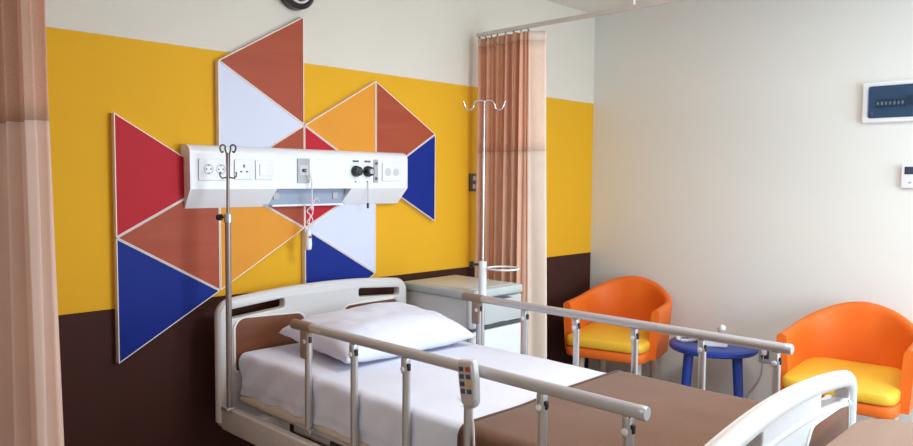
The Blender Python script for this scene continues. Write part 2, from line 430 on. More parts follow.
# nurse call handset hanging from the panel
nc = thing('nurse_call_cord', 'white nurse call cord with handset dangling from the grey socket of the bedhead panel', 'call cord', (ux(-2.40), UY-.02, 1.09))
bm = newbm()
tube(bm, [(ux(-2.410), UY-.015, uz(1.437)), (ux(-2.398), UY-.03, 1.43), (ux(-2.384), UY-.026, 1.39), (ux(-2.380), UY-.02, 1.30), (ux(-2.384), UY-.02, 1.262)], .0028, 8)
lp = []
for i in range(61):
    t = i/60; a = 2*PI*2.5*t
    lp.append((ux(-2.388)+.016*math.sin(a), UY-.022-.004*math.cos(a*2), 1.235+.055*math.cos(a*.5)*(.8+.2*math.sin(a))))
tube(bm, lp, .0026, 6)
tube(bm, [(ux(-2.384), UY-.022, 1.262), (ux(-2.372), UY-.024, 1.305), (ux(-2.352), UY-.024, 1.318), (ux(-2.345), UY-.024, 1.30)], .0026, 6)
tube(bm, [(ux(-2.39), UY-.022, 1.24), (ux(-2.396), UY-.022, 1.21), (ux(-2.400), UY-.022, 1.168)], .0026, 6)
obj('cable', bm, M['cord'], nc)
bm = newbm(); lathe(bm, [(.006, .085), (.013, .078), (.014, .05), (.016, .02), (.013, 0), (.006, -.004)], (ux(-2.401), UY-.022, 1.09), 'z', 20)
hs = obj('handset', bm, M['phone'], nc)
bm = newbm(); lathe(bm, [(.006, 0), (.006, -.004)], (ux(-2.401), UY-.036, 1.145), 'y', 14); obj('call_button', bm, M['btn_red'], hs)

# wall clock
CX, CZ, CR = -2.372, 2.228, .086
ck = thing('wall_clock', 'round dark rimmed clock at the top edge above the mosaic', 'clock', (CX, 0, CZ-CR))
bm = newbm(); lathe(bm, [(CR*.9, 0), (CR, -.008), (CR, -.045), (CR-.012, -.055), (CR-.024, -.05), (CR-.026, -.03)], (CX, 0, CZ), 'y', 48); obj('rim', bm, M['clockrim'], ck)
bm = newbm(); lathe(bm, [(CR-.024, -.028), (CR-.024, -.052), (CR-.033, -.052), (CR-.034, -.03)], (CX, 0, CZ), 'y', 48); obj('bezel', bm, M['silver'], ck)
bm = newbm(); lathe(bm, [(CR-.03, -.022), (CR-.03, -.032)], (CX, 0, CZ), 'y', 48); fc = obj('dial', bm, M['clockface'], ck)
for i in range(12):
    a = i*PI/6; rr = CR-.046
    bm = newbm(); box(bm, (CX+rr*math.sin(a), -.034, CZ+rr*math.cos(a)), (.009 if i % 3 == 0 else .005, .003, .018), Matrix.Rotation(a, 3, 'Y'))
    obj('hour_mark', bm, M['silver'], fc)
for nm, a, L, w in (('hour_hand', 5.2, .03, .006), ('minute_hand', 2.9, .042, .004)):
    bm = newbm(); box(bm, (CX+L/2*math.sin(a), -.038, CZ+L/2*math.cos(a)), (w, .002, L), Matrix.Rotation(a, 3, 'Y')); obj(nm, bm, M['silver'], ck)

# bronze socket on the yellow wall
ws = thing('wall_socket', 'small bronze double socket on the yellow wall beside the curtain', 'socket', (-1.195, 0, 1.338))
bm = rplate(-1.228, -1.161, 1.336, 1.436, 0, .01, .004); pl = obj('plate', bm, M['switch_brown'], ws)
for z in (1.363, 1.409):
    bm = newbm(); lathe(bm, [(.015, 0), (.015, -.003), (.011, -.004), (.010, -.002)], (-1.1945, -.010, z), 'y', 18); obj('socket_well', bm, M['plate_grey'], pl)

# ------------------------------------------------------------------ curtains and their track
def path_len(pts):
    d = [0]
    for a, b in zip(pts, pts[1:]): d.append(d[-1]+(Vector(b)-Vector(a)).length)
    return d
def cloth_strip(pts_fn, z0, z1, ns, nz, s0=0., s1=1.):
    bm = newbm(); grid(bm, lambda u, v: pts_fn(s0+(s1-s0)*u, z0+(z1-z0)*v), ns, nz); return bm

CXT = -1.22
def mid_path(s, z):
    f = (2.18-z)/1.9
    amp = .014+.013*f
    y = -.055-.345*s
    ph = 2*PI*(6.5*s+.35*math.sin(5.1*s+1.)+.06*math.sin(2.2*z+4*s))
    x = CXT+amp*(.75+.4*math.sin(9*s+1.3))*math.sin(ph)+.007*math.sin(2*PI*17*s+2*math.sin(7*s)+.8*z)
    y += .012*math.cos(ph+.6)*(.4+f*.5)
    return (x, y, z)
def mid_edge(s, z):
    f = (2.18-z)/1.9
    a = mid_path(1, z)
    return (a[0]+.056*s+.006*math.sin(5*s+z), a[1]-(.070+.03*f)*s+.012*math.sin(PI*s), z)
mc = thing('privacy_curtain', 'peach curtain gathered beside the bedside cabinet, netting on top and end pleat coloured as lit by the window', 'curtain', (CXT, -.25, .22), 'privacy curtains')
obj('header_band', cloth_strip(mid_path, 2.172, 2.126, 260, 3), M['peach'], mc, angle=180, solid=.003)
obj('netting', cloth_strip(mid_path, 2.126, 1.552, 260, 10), M['netting'], mc, angle=180, solid=.002)
obj('drape', cloth_strip(mid_path, 1.552, .22, 260, 24), M['peach'], mc, angle=180, solid=.003)
e1 = obj('lit_end_pleat', cloth_strip(mid_edge, 1.552, .22, 14, 24), M['pale'], mc, angle=180, solid=.003); e1['label'] = 'end pleat of the curtain with window light put into its colour'  # end pleat facing the window, its brightness painted in with a paler material
obj('netting_lit_pleat', cloth_strip(mid_edge, 2.126, 1.552, 14, 10), M['netting_lit_pleat'], mc, angle=180, solid=.002)
obj('header_lit_pleat', cloth_strip(mid_edge, 2.172, 2.126, 14, 3), M['pale'], mc, angle=180, solid=.003)
for s in [0, .14, .28, .42, .57, .71, .86, .99]:
    p = mid_path(s, 2.17)
    bm = newbm(); tube(bm, [(p[0], p[1], 2.155), (p[0], p[1], 2.175), (CXT, p[1], 2.183)], .003, 8); obj('curtain_hook', bm, M['black'], mc)

tr = thing('curtain_track', 'slim grey curtain track running from the back wall over the gathered peach curtain', 'curtain track', (CXT, -.02, 2.185), 'curtain tracks')
bm = newbm(); box(bm, (CXT, -2.06, 2.195), (.022, 4.02, .02), bevel=.003, seg=2); obj('rail', bm, M['track'], tr)
for y in (-1.02, -2.2, -3.4):
    bm = newbm(); tube(bm, [(CXT, y, 2.203), (CXT, y, ZC-.004)], .007, 10); lathe(bm, [(.022, -.008), (.018, 0)], (CXT, y, ZC), 'z', 18)
    obj('hanger_rod', bm, M['ivwhite'], tr)
LXT = -3.62
def left_path(s, z):
    f = (2.18-z)/1.9
    y = -.05-.700*s-.085*f*s
    ph = 2*PI*(7.2*s+.25*math.sin(6*s)+.05*math.sin(1.7*z+3*s))
    x = LXT+(.040+.022*f)*(.8+.35*math.sin(11*s))*math.sin(ph)+.009*(1-.6*f)*math.sin(2*PI*21*s+2*math.sin(9*s)+.5*z)
    y += .022*math.cos(ph+.4)
    return (x, y, z)
lc = thing('privacy_curtain', 'cream peach curtain hanging at the left edge in front of the yellow wall', 'curtain', (LXT, -.4, .22), 'privacy curtains')
obj('header_band', cloth_strip(left_path, 2.172, 2.126, 300, 3), M['left_drape'], lc, angle=180, solid=.003)
obj('netting', cloth_strip(left_path, 2.126, 1.545, 300, 10), M['netting_left'], lc, angle=180, solid=.002)
obj('drape', cloth_strip(left_path, 1.545, .22, 300, 24), M['left_drape'], lc, angle=180, solid=.003)
for s in (0, .17, .33, .5, .67, .83, .99):
    p = left_path(s, 2.17)
    bm = newbm(); tube(bm, [(p[0], p[1], 2.155), (p[0], p[1], 2.175), (LXT, p[1], 2.186)], .0035, 8); obj('curtain_hook', bm, M['black'], lc)
bm = newbm(); box(bm, (LXT, -.5, 2.195), (.022, 1.0, .02), bevel=.003, seg=2)
for y in (-.2, -.8): tube(bm, [(LXT, y, 2.203), (LXT, y, ZC)], .007, 10)
struct('trim_1', bm, M['track'])

# ------------------------------------------------------------------ hospital bed
BX = -2.31
bed = thing('hospital_bed', 'adjustable hospital bed with moulded off white ends and aluminium side rails', 'bed', (BX, -1.15, 0))
def board_outline(hw, z0, zs, zc, n=24):
    """rounded corners and a gently arched top"""
    pts = [(-hw+.03, z0), (hw-.03, z0), (hw-.009, z0+.009), (hw, z0+.03)]
    R = .055
    def top(x): return zc-(zc-zs)*(x/hw)**2
    pts += [(hw-R+R*math.cos(a), top(hw-R)-R+R*math.sin(a)) for a in [PI/2*j/8 for j in range(9)]]
    for j in range(1, n): x = (hw-R)*(1-2*j/n); pts.append((x, top(x)))
    pts += [(-hw+R-R*math.sin(a), top(hw-R)-R+R*math.cos(a)) for a in [PI/2*j/8 for j in range(9)]]
    pts += [(-hw, z0+.03), (-hw+.009, z0+.009)]; return pts
def round_poly(p, r, n=5):
    out = []
    for i in range(len(p)):
        a, b, c = Vector(p[i-1]), Vector(p[i]), Vector(p[(i+1) % len(p)])
        d1, d2 = (a-b).normalized(), (c-b).normalized()
        q0, q1 = b+d1*r, b+d2*r
        for k in range(n+1):
            t = k/n; out.append(tuple((1-t)**2*q0+2*t*(1-t)*b+t*t*q1))
    return out
def place(cx, y, flip=1): return Matrix(((flip, 0, 0, cx), (0, 0, -flip, y), (0, 1, 0, 0), (0, 0, 0, 1)))
def make_board(name, y0, th, zs, zc, lab, flip, hx=0., top_w=.0, hw=.497):
    pass
    dz = zc-.932
    slots = []
    for s in (-1, 1):
        tp = lambda x: zc-(zc-zs)*(x/hw)**2
        q = [(s*.20, tp(.20)-.074), (s*.45, tp(.45)-.072), (s*.45, tp(.45)-.034), (s*.20, tp(.20)-.034)]
        if s > 0: q = q[::-1]
        slots.append(round_poly(q, .012, 4))
    bm = curve_plate([board_outline(hw, .39, zs, zc)]+slots, th, .006, place(BX+hx, y0, flip))
    # thick rolled top edge
    def top(x): return zc-(zc-zs)*(x/hw)**2
    b = obj(name, bm, M['bedplast'], bed, angle=50); b['label'] = lab
    bm = newbm()
    yy = y0
    path = [(BX+hx-hw+.012, yy, .42)]+[(BX+hx-hw+.012, yy, zs-.06)]
    path += [(BX+hx-hw+.06-.048*math.cos(a), yy, top(hw-.06)-.060+.048*math.sin(a)) for a in [PI/2*j/6 for j in range(1, 7)]]
    path += [(BX+hx+x, yy, top(x)-.012) for x in [(-hw+.06)+(2*hw-.12)*j/20 for j in range(1, 20)]]
    path += [(BX+hx+hw-.06+.048*math.sin(a), yy, top(hw-.06)-.060+.048*math.cos(a)) for a in [PI/2*j/6 for j in range(0, 7)]]
    path += [(BX+hx+hw-.012, yy, .42)]
    if top_w: path = [Vector(p)-Vector((0, .010, 0)) for p in path]
    tube(bm, path, .0225+top_w, 12)
    obj('edge_roll', bm, M['bedplast'], b, angle=60)
    for s in (-1, 1):
        q = [(.07, .62+dz), (.075, .755+dz), (.125, .818+dz), (.405, .832+dz), (.432, .806+dz), (.432, .62+dz)]
        qq = [(s*a, z) for a, z in q]
        if s < 0: qq = qq[::-1]
        for f in ((-1, 1)):
            yf = y0+f*(th/2)
            bm = curve_plate([round_poly(qq, .018, 5)], .006, .002, place(BX+hx, yf, flip)); ip = obj('inlay_panel', bm, M['inlay'], b)
            big = []
            c = Vector((sum(v[0] for v in qq)/6, sum(v[1] for v in qq)/6))
            rp = round_poly(qq, .018, 5)
            big = [tuple(Vector(v)+(Vector(v)-c).normalized()*.011) for v in rp]
            bm = curve_plate([big, rp], .012, .003, place(BX+hx, yf, flip)); obj('inlay_rim', bm, M['trim_white'], b)
    return b
make_board('headboard', -.112, .044, .902, .932, 'headboard against the wall', 1)
fb = make_board('footboard', -2.145, .044, .834, .876, 'footboard at the near end', 1, -.028, .002, .487)
bm = newbm(); tube(bm, [(BX-.028+x, -2.160, .876-.042*(x/.497)**2-.086) for x in [-.468+.936*j/30 for j in range(31)]], .012, 12); obj('ledge', bm, M['bedplast'], fb)
# underframe
for s, lab in ((-1, 'side_beam'), (1, 'side_beam')):
    bm = newbm(); box(bm, (BX+s*.482, -1.128, .445), (.035, 1.98, .095), bevel=.006); obj('side_beam', bm, M['bedmetal'], bed)
bm = newbm(); box(bm, (BX, -1.13, .519), (.84, 1.93, .022), bevel=.008)
obj('mattress_platform', bm, M['bedmetal'], bed)
for s in (-1, 1):
    bm = newbm(); tube(bm, [(BX+s*.408, -.20, .508), (BX+s*.412, -.17, .512), (BX+s*.412, -2.05, .512)], .021, 14); obj('platform_edge', bm, M['beige'], bed)
for y in (-.35, -1.1, -1.9):
    bm = newbm(); box(bm, (BX, y, .46), (.93, .05, .05), bevel=.004); obj('cross_member', bm, M['bedmetal'], bed)
for sx in (-1, 1):
    for y in (-.35, -1.9):
        bm = newbm(); box(bm, (BX+sx*.36, y, .28), (.05, .06, .36), bevel=.006); lg = obj('leg', bm, M['bedmetal'], bed)
        bm = newbm(); lathe(bm, [(.03, -.018), (.055, -.016), (.06, -.008), (.06, .008), (.055, .016), (.03, .018)], (BX+sx*.36, y, .06), 'x', 24); obj('caster', bm, M['rubber'], lg)
bm = newbm(); box(bm, (BX, -.35, .12), (.72, .04, .04)); box(bm, (BX, -1.9, .12), (.72, .04, .04)); box(bm, (BX, -1.125, .12), (.05, 1.55, .04)); obj('base_frame', bm, M['bedmetal'], bed)
# side rails
POST = [-.664, -.925, -1.180, -1.437, -1.696, -1.943]
RT = .898
def side_rail(s, lab):
    x = BX+s*.445; o = s
    bm = newbm(); tube(bm, [(x, -.655, RT-.0165), (x, -1.975, RT-.0165)], .0165, 20)
    r = obj('side_rail', bm, M['rail'], bed, angle=50); r['label'] = lab
    bm = newbm(); tube(bm, [(x, -1.968, RT-.0165), (x, -1.988, RT-.0165), (x, -1.992, RT-.0165)], [.0172, .0172, .015], 20); obj('end_cap', bm, M['rail'], r)
    bm = newbm(); tube(bm, [(x, -.572, RT-.0165), (x, -.578, RT-.0165), (x, -.69, RT-.0165)], [.014, .0185, .0185], 20)
    box(bm, (x, -.655, RT-.075), (.03, .045, .11), bevel=.008)
    obj('end_bracket', bm, M['railend'], r)
    bm = newbm(); box(bm, (x+s*.0, -.73, RT-.0185), (.0365, .075, .017), bevel=.008); obj('rating_plate', bm, M['beige'], r)
    bm = newbm(); box(bm, (x, -1.30, .505), (.026, 1.42, .030), bevel=.005); lo = obj('lower_bar', bm, M['alu'], r)
    for i, y in enumerate(POST):
        bm = newbm(); box(bm, (x, y, RT-.056), (.026, .022, .052), bevel=.006)
        obj('knuckle', bm, M['alu'], r)
        for f in (-1, 1):
            bm = newbm(); lathe(bm, [(.008, 0), (.008, f*.003), (.006, f*.0045)], (x+f*.013, y, RT-.066), 'x', 18)
            obj('pivot_cap', bm, M['phone'], r)
        bm = newbm(); box(bm, (x, y-.0125, RT-.060), (.012, .010, .022), bevel=.002); obj('hinge_gap', bm, M['black'], r)
        bm = newbm(); tube(bm, [(x, y-.003, RT-.06), (x, y-.003, .50)], .0125, 14); obj('post', bm, M['alu'], r)
        bm = newbm(); box(bm, (x, y-.003, .512), (.036, .06, .020), bevel=.005)
        box(bm, (x, y+.035, .507), (.024, .03, .014), bevel=.003); obj('foot_bracket', bm, M['alu'], r)
    bm = newbm(); box(bm, (x+s*.004, -.86, .50), (.03, .09, .035), bevel=.006); obj('release_catch', bm, M['black'], r)
side_rail(-1, 'near side rail'); side_rail(1, 'far side rail')

# mattress with white sheet
MX0, MX1, MY0, MY1, MZ0, MZ1 = -2.737, -1.908, -.142, -2.115, .533, .699
def ring_pt(s, hw, z0, z1, r):
    """section across the bed: from bottom of one side up, over and down the other; s in 0..1"""
    side = z1-z0-r; topw = 2*hw-2*r; q = PI/2*r; L = 2*side+2*q+topw; d = s*L
    if d < side: return -hw, z0+d, -1, 0
    d -= side
    if d < q: a = d/r; return -hw+r-r*math.cos(a), z1-r+r*math.sin(a), -math.cos(a), math.sin(a)
    d -= q
    if d < topw: return -hw+r+d, z1, 0, 1
    d -= topw
    if d < q: a = d/r; return hw-r+r*math.sin(a), z1-r+r*math.cos(a), math.sin(a), math.cos(a)
    d -= q
    return hw, z1-r-d, 1, 0
def end_round(t, y0, y1, r):
    """profile along the bed: returns y, shrink at the rounded ends"""
    y = y0+(y1-y0)*t
    d = min(abs(y-y0), abs(y1-y))
    return y, (r-math.sqrt(max(0, r*r-(r-d)**2))) if d < r else 0
def sheet_pt(u, v):
    t = v; t = .5-.5*math.cos(PI*v) if False else v
    r = .028
    # dense rows at the ends
    vv = [0, .002, .006, .012, .018]
    y, sh = end_round(v, MY0, MY1, r)
    x, z, nx, nz = ring_pt(u, (MX1-MX0)/2-sh*.6, MZ0, MZ1-sh, .026)
    side = abs(nx)
    w = noise.noise(Vector((x*2, y*16, z*4)))*.006*side+noise.noise(Vector((x*5+9, y*5, 2)))*.0035*nz
    w += side*(.005+.007*max(0, 1-abs(y+.3)/.5))*math.sin(y*38+4*z*10+4*noise.noise(Vector((0, y*3, 5))))*max(0, min(1, (MZ1-z)/.1))
    if z < MZ0+.03: w -= side*.006
    return ((MX0+MX1)/2+x+nx*w, y, z+nz*w)
bm = newbm()
vs = grid(bm, sheet_pt, 90, 220)
bm.faces.new([c[0] for c in vs]); bm.faces.new([c[-1] for c in reversed(vs)])
bm.faces.new([vs[0][j] for j in range(220)]+[vs[-1][j] for j in reversed(range(220))])
tag(obj('mattress', bm, M['sheet'], angle=60), 'mattress in a smooth white sheet lying on the bed platform', 'mattress')

# brown blanket over the foot half
def blanket_pt(u, v, off=.011):
    y0, y1 = -1.408, -2.119
    y = y0+(y1-y0)*v
    d = max(0, y-y1); sh = 0 if d > .05 else (.05-math.sqrt(max(0, .0025-(.05-d)**2)))*.5
    x, z, nx, nz = ring_pt(u, (MX1-MX0)/2+off, .510, MZ1+off-sh, .034)
    w = abs(nx)*(.008*math.sin(y*26+z*9)+.006*noise.noise(Vector((x, y*9, z*5))))*max(0, min(1, (MZ1-z)/.12))
    w = abs(nx)*abs(w)*.7 + noise.noise(Vector((x*6, y*6, 7)))*.004*nz
    edge = max(0, 1-v/.05)
    y += .006*math.sin(x*9)*edge
    return ((MX0+MX1)/2+x+nx*w, y, z+nz*(w-.003*edge))
bm = newbm(); grid(bm, blanket_pt, 90, 70)
bk = thing('blanket', 'brown blanket spread over the foot half of the mattress', 'blanket', (BX, -1.75, .72))
obj('cover', bm, M['blanket'], bk, angle=180, solid=.008)
bm = newbm(); tube(bm, [blanket_pt(.004+.992*i/80, 0, .0125) for i in range(81)], .0075, 8); obj('bound_edge', bm, M['blanket_edge'], bk, angle=180)

# pillow
def pillow_pt(u, v, sgn):
    a, b = 2*u-1, 2*v-1
    hx, hy = .330, .250
    px = a*(1-.06*(1-abs(a))*0)*hx*(1-.07*(1-b*b)*abs(a)**3); py = b*hy*(1-.10*(1-a*a)*abs(b)**3)
    t = (max(0, 1-abs(a)**3.4)**.48)*(max(0, 1-abs(b)**3.0)**.5)
    z = sgn*t*(.106 if sgn > 0 else .045)
    z += t*.012*noise.noise(Vector((a*2.4, b*2.4, 3.3)))+t*.007*noise.noise(Vector((a*6, b*3, 1)))-.010*t*max(0, math.sin(9*(a+.75)+3*b))**6*max(0, -a+.1)
    # seam wrinkles
    z += sgn*.006*math.sin(13*b+5*a)*max(0, abs(a)-.72)*2.5*t**.5
    lift = .012*max(0, -a-.5)*(.5+.5*b)+.012*(b+.2)
    return Vector((px, py, z+lift))
PN = 49
bm = newbm()
R = Matrix.Rotation(math.radians(-3), 3, 'Z')
def pw(p): q = R @ p; return (-2.281+q.x, -.482+q.y, .750+q.z)
tp = grid(bm, lambda u, v: pw(pillow_pt(u, v, 1)), PN, PN)
bt = grid(bm, lambda u, v: pw(pillow_pt(u, v, -1)), PN, PN)
bmesh.ops.remove_doubles(bm, verts=bm.verts, dist=.0012)
pm = obj('pillow', bm, M['pillow'], angle=180)
tag(pm, 'plump white pillow lying against the headboard', 'pillow')

# bed remote hooked on the near rail
rm = thing('bed_remote', 'grey bed remote with two columns of buttons hooked over the near side rail', 'remote control', (-2.79, -1.478, .79))
RX = BX-.445-.0245
rot = Matrix.Rotation(math.radians(-7), 3, 'X')
def rpt(y, z, x=0): q = rot @ Vector((x, y, z)); return (RX-.012+q.x, -1.478+q.y, .853+q.z)
def rbox(c, s, bevel, mname, par, nm, seg=3):
    bm = newbm(); box(bm, (0, 0, 0), s, bevel=bevel, seg=seg); bmesh.ops.rotate(bm, cent=(0, 0, 0), matrix=rot, verts=bm.verts)
    bmesh.ops.translate(bm, vec=rpt(c[1], c[2], c[0]), verts=bm.verts); return obj(nm, bm, M[mname], par)
def rplate_x(w, h, th, taper, x, nm, mname, par):
    pts = [(-w/2*.92, h/2), (w/2*.92, h/2), (w/2, h*.1), (w/2*.86, -h*.40), (w*.16, -h/2), (-w*.16, -h/2), (-w/2*.86, -h*.40), (-w/2, h*.1)]
    bm = curve_plate([round_poly(pts, .010, 4)], th, th*.3, Matrix(((0, 0, -1, 0), (-1, 0, 0, 0), (0, 1, 0, 0), (0, 0, 0, 1))))
    bmesh.ops.rotate(bm, cent=(0, 0, 0), matrix=rot, verts=bm.verts); bmesh.ops.translate(bm, vec=rpt(0, 0, x), verts=bm.verts)
    return obj(nm, bm, M[mname], par)
body = rplate_x(.064, .132, .024, .9, 0, 'body', 'remote', rm)
face = rplate_x(.053, .118, .004, .9, -.0125, 'key_panel', 'remote_face', body)
for r, cs in enumerate((('btn_dark', 'btn_red'), ('btn_blue', 'btn_dark'), ('btn_dark', 'btn_yellow'), ('btn_blue', 'btn_dark'))):
    for c, cn in enumerate(cs):
        rbox((-.0155, .012-.024*c, .042-.020*r), (.004, .016, .013), .002, cn, body, 'button', 2)
rbox((.016, 0, .052), (.012, .03, .02), .004, 'remote', body, 'hook')
bm = newbm(); tube(bm, [rpt(0, -.064), rpt(0, -.085)], [.006, .0035], 10)
tube(bm, [rpt(0, -.08), rpt(-.002, -.12), (RX-.012, -1.498, .66), (RX-.016, -1.496, .56), (RX-.012, -1.49, .46), (RX-.0, -1.47, .36), (BX-.38, -1.42, .32), (BX-.3, -1.3, .36)], .0032, 8)
obj('cable', bm, M['cord'], rm)

# ------------------------------------------------------------------ IV poles
def hook_wire(c, s, ax, up=.0):
    """a J-shaped hook turned outwards along ax"""
    c = Vector(c); ax = Vector(ax)*s
    p = [c, c+ax*.02+Vector((0, 0, .004)), c+ax*.036+Vector((0, 0, -.004)), c+ax*.043+Vector((0, 0, -.022))]
    p += [c+ax*(.059-.016*math.cos(a))+Vector((0, 0, -.024-.016*math.sin(a))) for a in [PI*j/6 for j in range(1, 7)]]
    p += [c+ax*.079+Vector((0, 0, -.012)), c+ax*.084+Vector((0, 0, .0))]
    return p
VIEW = Vector((.58, -.81, 0))
n1 = thing('iv_pole', 'short IV pole clamped at the near headboard corner in front of the service panel', 'IV pole', (-2.804, -.20, .49), 'IV poles of the bed')
bm = newbm(); tube(bm, [(-2.806, -.2, .492), (-2.804, -.2, 1.26)], .0115, 16); tb = obj('outer_tube', bm, M['iv_taupe'], n1)
bm = newbm(); tube(bm, [(-2.804, -.2, 1.255), (-2.801, -.2, 1.50)], .0062, 12); rd = obj('inner_rod', bm, M['iv_taupe'], n1)
bm = newbm(); lathe(bm, [(.016, -.02), (.016, .012), (.012, .016)], (-2.804, -.2, 1.25), 'z', 18); obj('collar', bm, M['alu'], n1)
bm = newbm(); tube(bm, [(-2.806, -.2, 1.25), Vector((-2.806, -.2, 1.25))-VIEW*.03], .004, 8)
kc = Vector((-2.806, -.2, 1.25))-VIEW*.024; tube(bm, [kc, kc-VIEW*.018], [.013, .012], 14); obj('locking_knob', bm, M['black'], n1)
for s in (-1, 1):
    c = Vector((-2.801, -.2, 1.405)); a = VIEW*s
    bm = newbm(); pts = [c+a*.004, c+a*.005+Vector((0, 0, .05)), c+a*.006+Vector((0, 0, .09)), c+a*.012+Vector((0, 0, .11))]
    pts += [c+a*(.021-.012*math.cos(t))+Vector((0, 0, .112+.013*math.sin(t))) for t in [PI*j/8 for j in range(1, 9)]]
    pts += [c+a*(.024+.006*math.cos(t))+Vector((0, 0, .106-.010*math.sin(t))) for t in [PI*j/6 for j in range(1, 6)]]
    tube(bm, pts, .0032, 8); obj('upper_hook', bm, M['iv_dark'], n1)
    bm = newbm(); tube(bm, [c, c+a*.014+Vector((0, 0, -.002)), c+a*.024+Vector((0, 0, -.004)), c+a*.033+Vector((0, 0, .004)), c+a*.035+Vector((0, 0, .016)), c+a*.031+Vector((0, 0, .02))], .0028, 8); obj('lower_hook', bm, M['iv_dark'], n1)
bm = newbm(); box(bm, (-2.806, -.2, .497), (.05, .05, .012), bevel=.003); obj('clamp', bm, M['alu'], n1)

PX, PY = -1.750, -.582
f1 = thing('iv_pole', 'taller IV pole with a white ring holder at the far side beside the cabinet', 'IV pole', (PX, PY, 0), 'IV poles of the bed')
bm = newbm(); tube(bm, [(PX, PY, .05), (PX, PY, .87)], .012, 16); obj('lower_tube', bm, M['alu'], f1)
bm = newbm(); tube(bm, [(PX, PY, .865), (PX, PY, 1.03)], .0185, 18); obj('sleeve', bm, M['ivwhite'], f1)
bm = newbm(); tube(bm, [(PX, PY, 1.02), (PX, PY, 1.757)], .0055, 12); obj('inner_rod', bm, M['steel'], f1)
bm = newbm(); kc = Vector((PX, PY, 1.015))-VIEW*.02; tube(bm, [kc, kc-VIEW*.02, kc-VIEW*.022, kc-VIEW*.04], [.006, .006, .015, .014], 14); obj('locking_knob', bm, M['black'], f1)
for s in (-1, 1):
    bm = newbm(); tube(bm, hook_wire((PX, PY, 1.757), s, VIEW*1.15), .0038, 10); obj('hook', bm, M['steel'], f1)
rc = Vector((PX, PY, 1.0))+VIEW*.095
bm = newbm(); tube(bm, [rc+Vector((.072*math.cos(a), .072*math.sin(a), 0)) for a in [2*PI*j/36 for j in range(36)]], .0042, 10, closed=True); tube(bm, [(PX, PY, 1.0), rc-VIEW*.070], .005, 10)
obj('ring_holder', bm, M['ivwhite'], f1)
bm = newbm(); lathe(bm, [(.06, 0), (.06, .012), (.02, .03), (.013, .06)], (PX, PY, 0), 'z', 24); obj('foot', bm, M['alu'], f1)

# ------------------------------------------------------------------ bedside cabinet
CX0, CX1, CY0, CY1, CH = -1.765, -1.385, -.055, -.52, .885
cb = thing('bedside_cabinet', 'grey bedside cabinet with a drawer and pale door standing between bed and curtain', 'cabinet', ((CX0+CX1)/2, -.29, 0))
cxm, cym = (CX0+CX1)/2, (CY0+CY1)/2
bm = newbm(); box(bm, (cxm, cym+.01, .45), (CX1-CX0-.02, CY0-CY1-.04, .78), bevel=.004); obj('carcass', bm, M['cab_white'], cb)
bm = newbm(); box(bm, (cxm, cym, CH-.022), (CX1-CX0+.01, CY0-CY1+.01, .044), bevel=.012); obj('top', bm, M['cab_grey'], cb)
bm = newbm(); box(bm, (cxm, cym+.005, CH-.0005), (CX1-CX0-.05, CY0-CY1-.05, .006), bevel=.002); obj('top_inset', bm, M['cab_top'], cb)
bm = newbm()
for y in (cym-.215, ): pass
def front(z0, z1, nm, mm):
    bm = newbm(); box(bm, (cxm, CY1+.008, (z0+z1)/2), (CX1-CX0-.012, .022, z1-z0), bevel=.005); return obj(nm, bm, M[mm], cb)
d1 = front(.712, .836, 'drawer', 'cab_grey'); d2 = front(.07, .690, 'door', 'cab_white')
for par, z, w in ((d1, .838, .20), (d1, .712, .28)):
    bm = newbm()
    pts = [(-w/2+w*j/16, .017*math.sin(PI*j/16)) for j in range(17)]
    poly = pts
    prism(bm, poly, lambda p: (cxm+.015+p[0], CY1-.0015, z-.012+p[1]), lambda p: (cxm+.015+p[0], CY1-.004, z-.012+p[1]))
    obj('finger_recess', bm, M['cab_dark'], par, smooth=False)
bm = newbm(); box(bm, (cxm, CY1+.006, .701), (CX1-CX0-.014, .012, .016)); obj('shadow_rail', bm, M['cab_dark'], cb, smooth=False)
bm = newbm(); box(bm, (CX0+.02, CY1+.006, .775), (.045, .03, .14), bevel=.012); obj('corner_trim', bm, M['cab_white'], cb)
for sx in (CX0+.05, CX1-.05):
    for sy in (CY0-.05, CY1+.05):
        bm = newbm(); lathe(bm, [(.012, -.012), (.026, -.011), (.028, 0), (.026, .011), (.012, .012)], (sx, sy, .028), 'x', 18); tube(bm, [(sx, sy, .03), (sx, sy, .075)], .01, 10); obj('caster', bm, M['rubber'], cb)

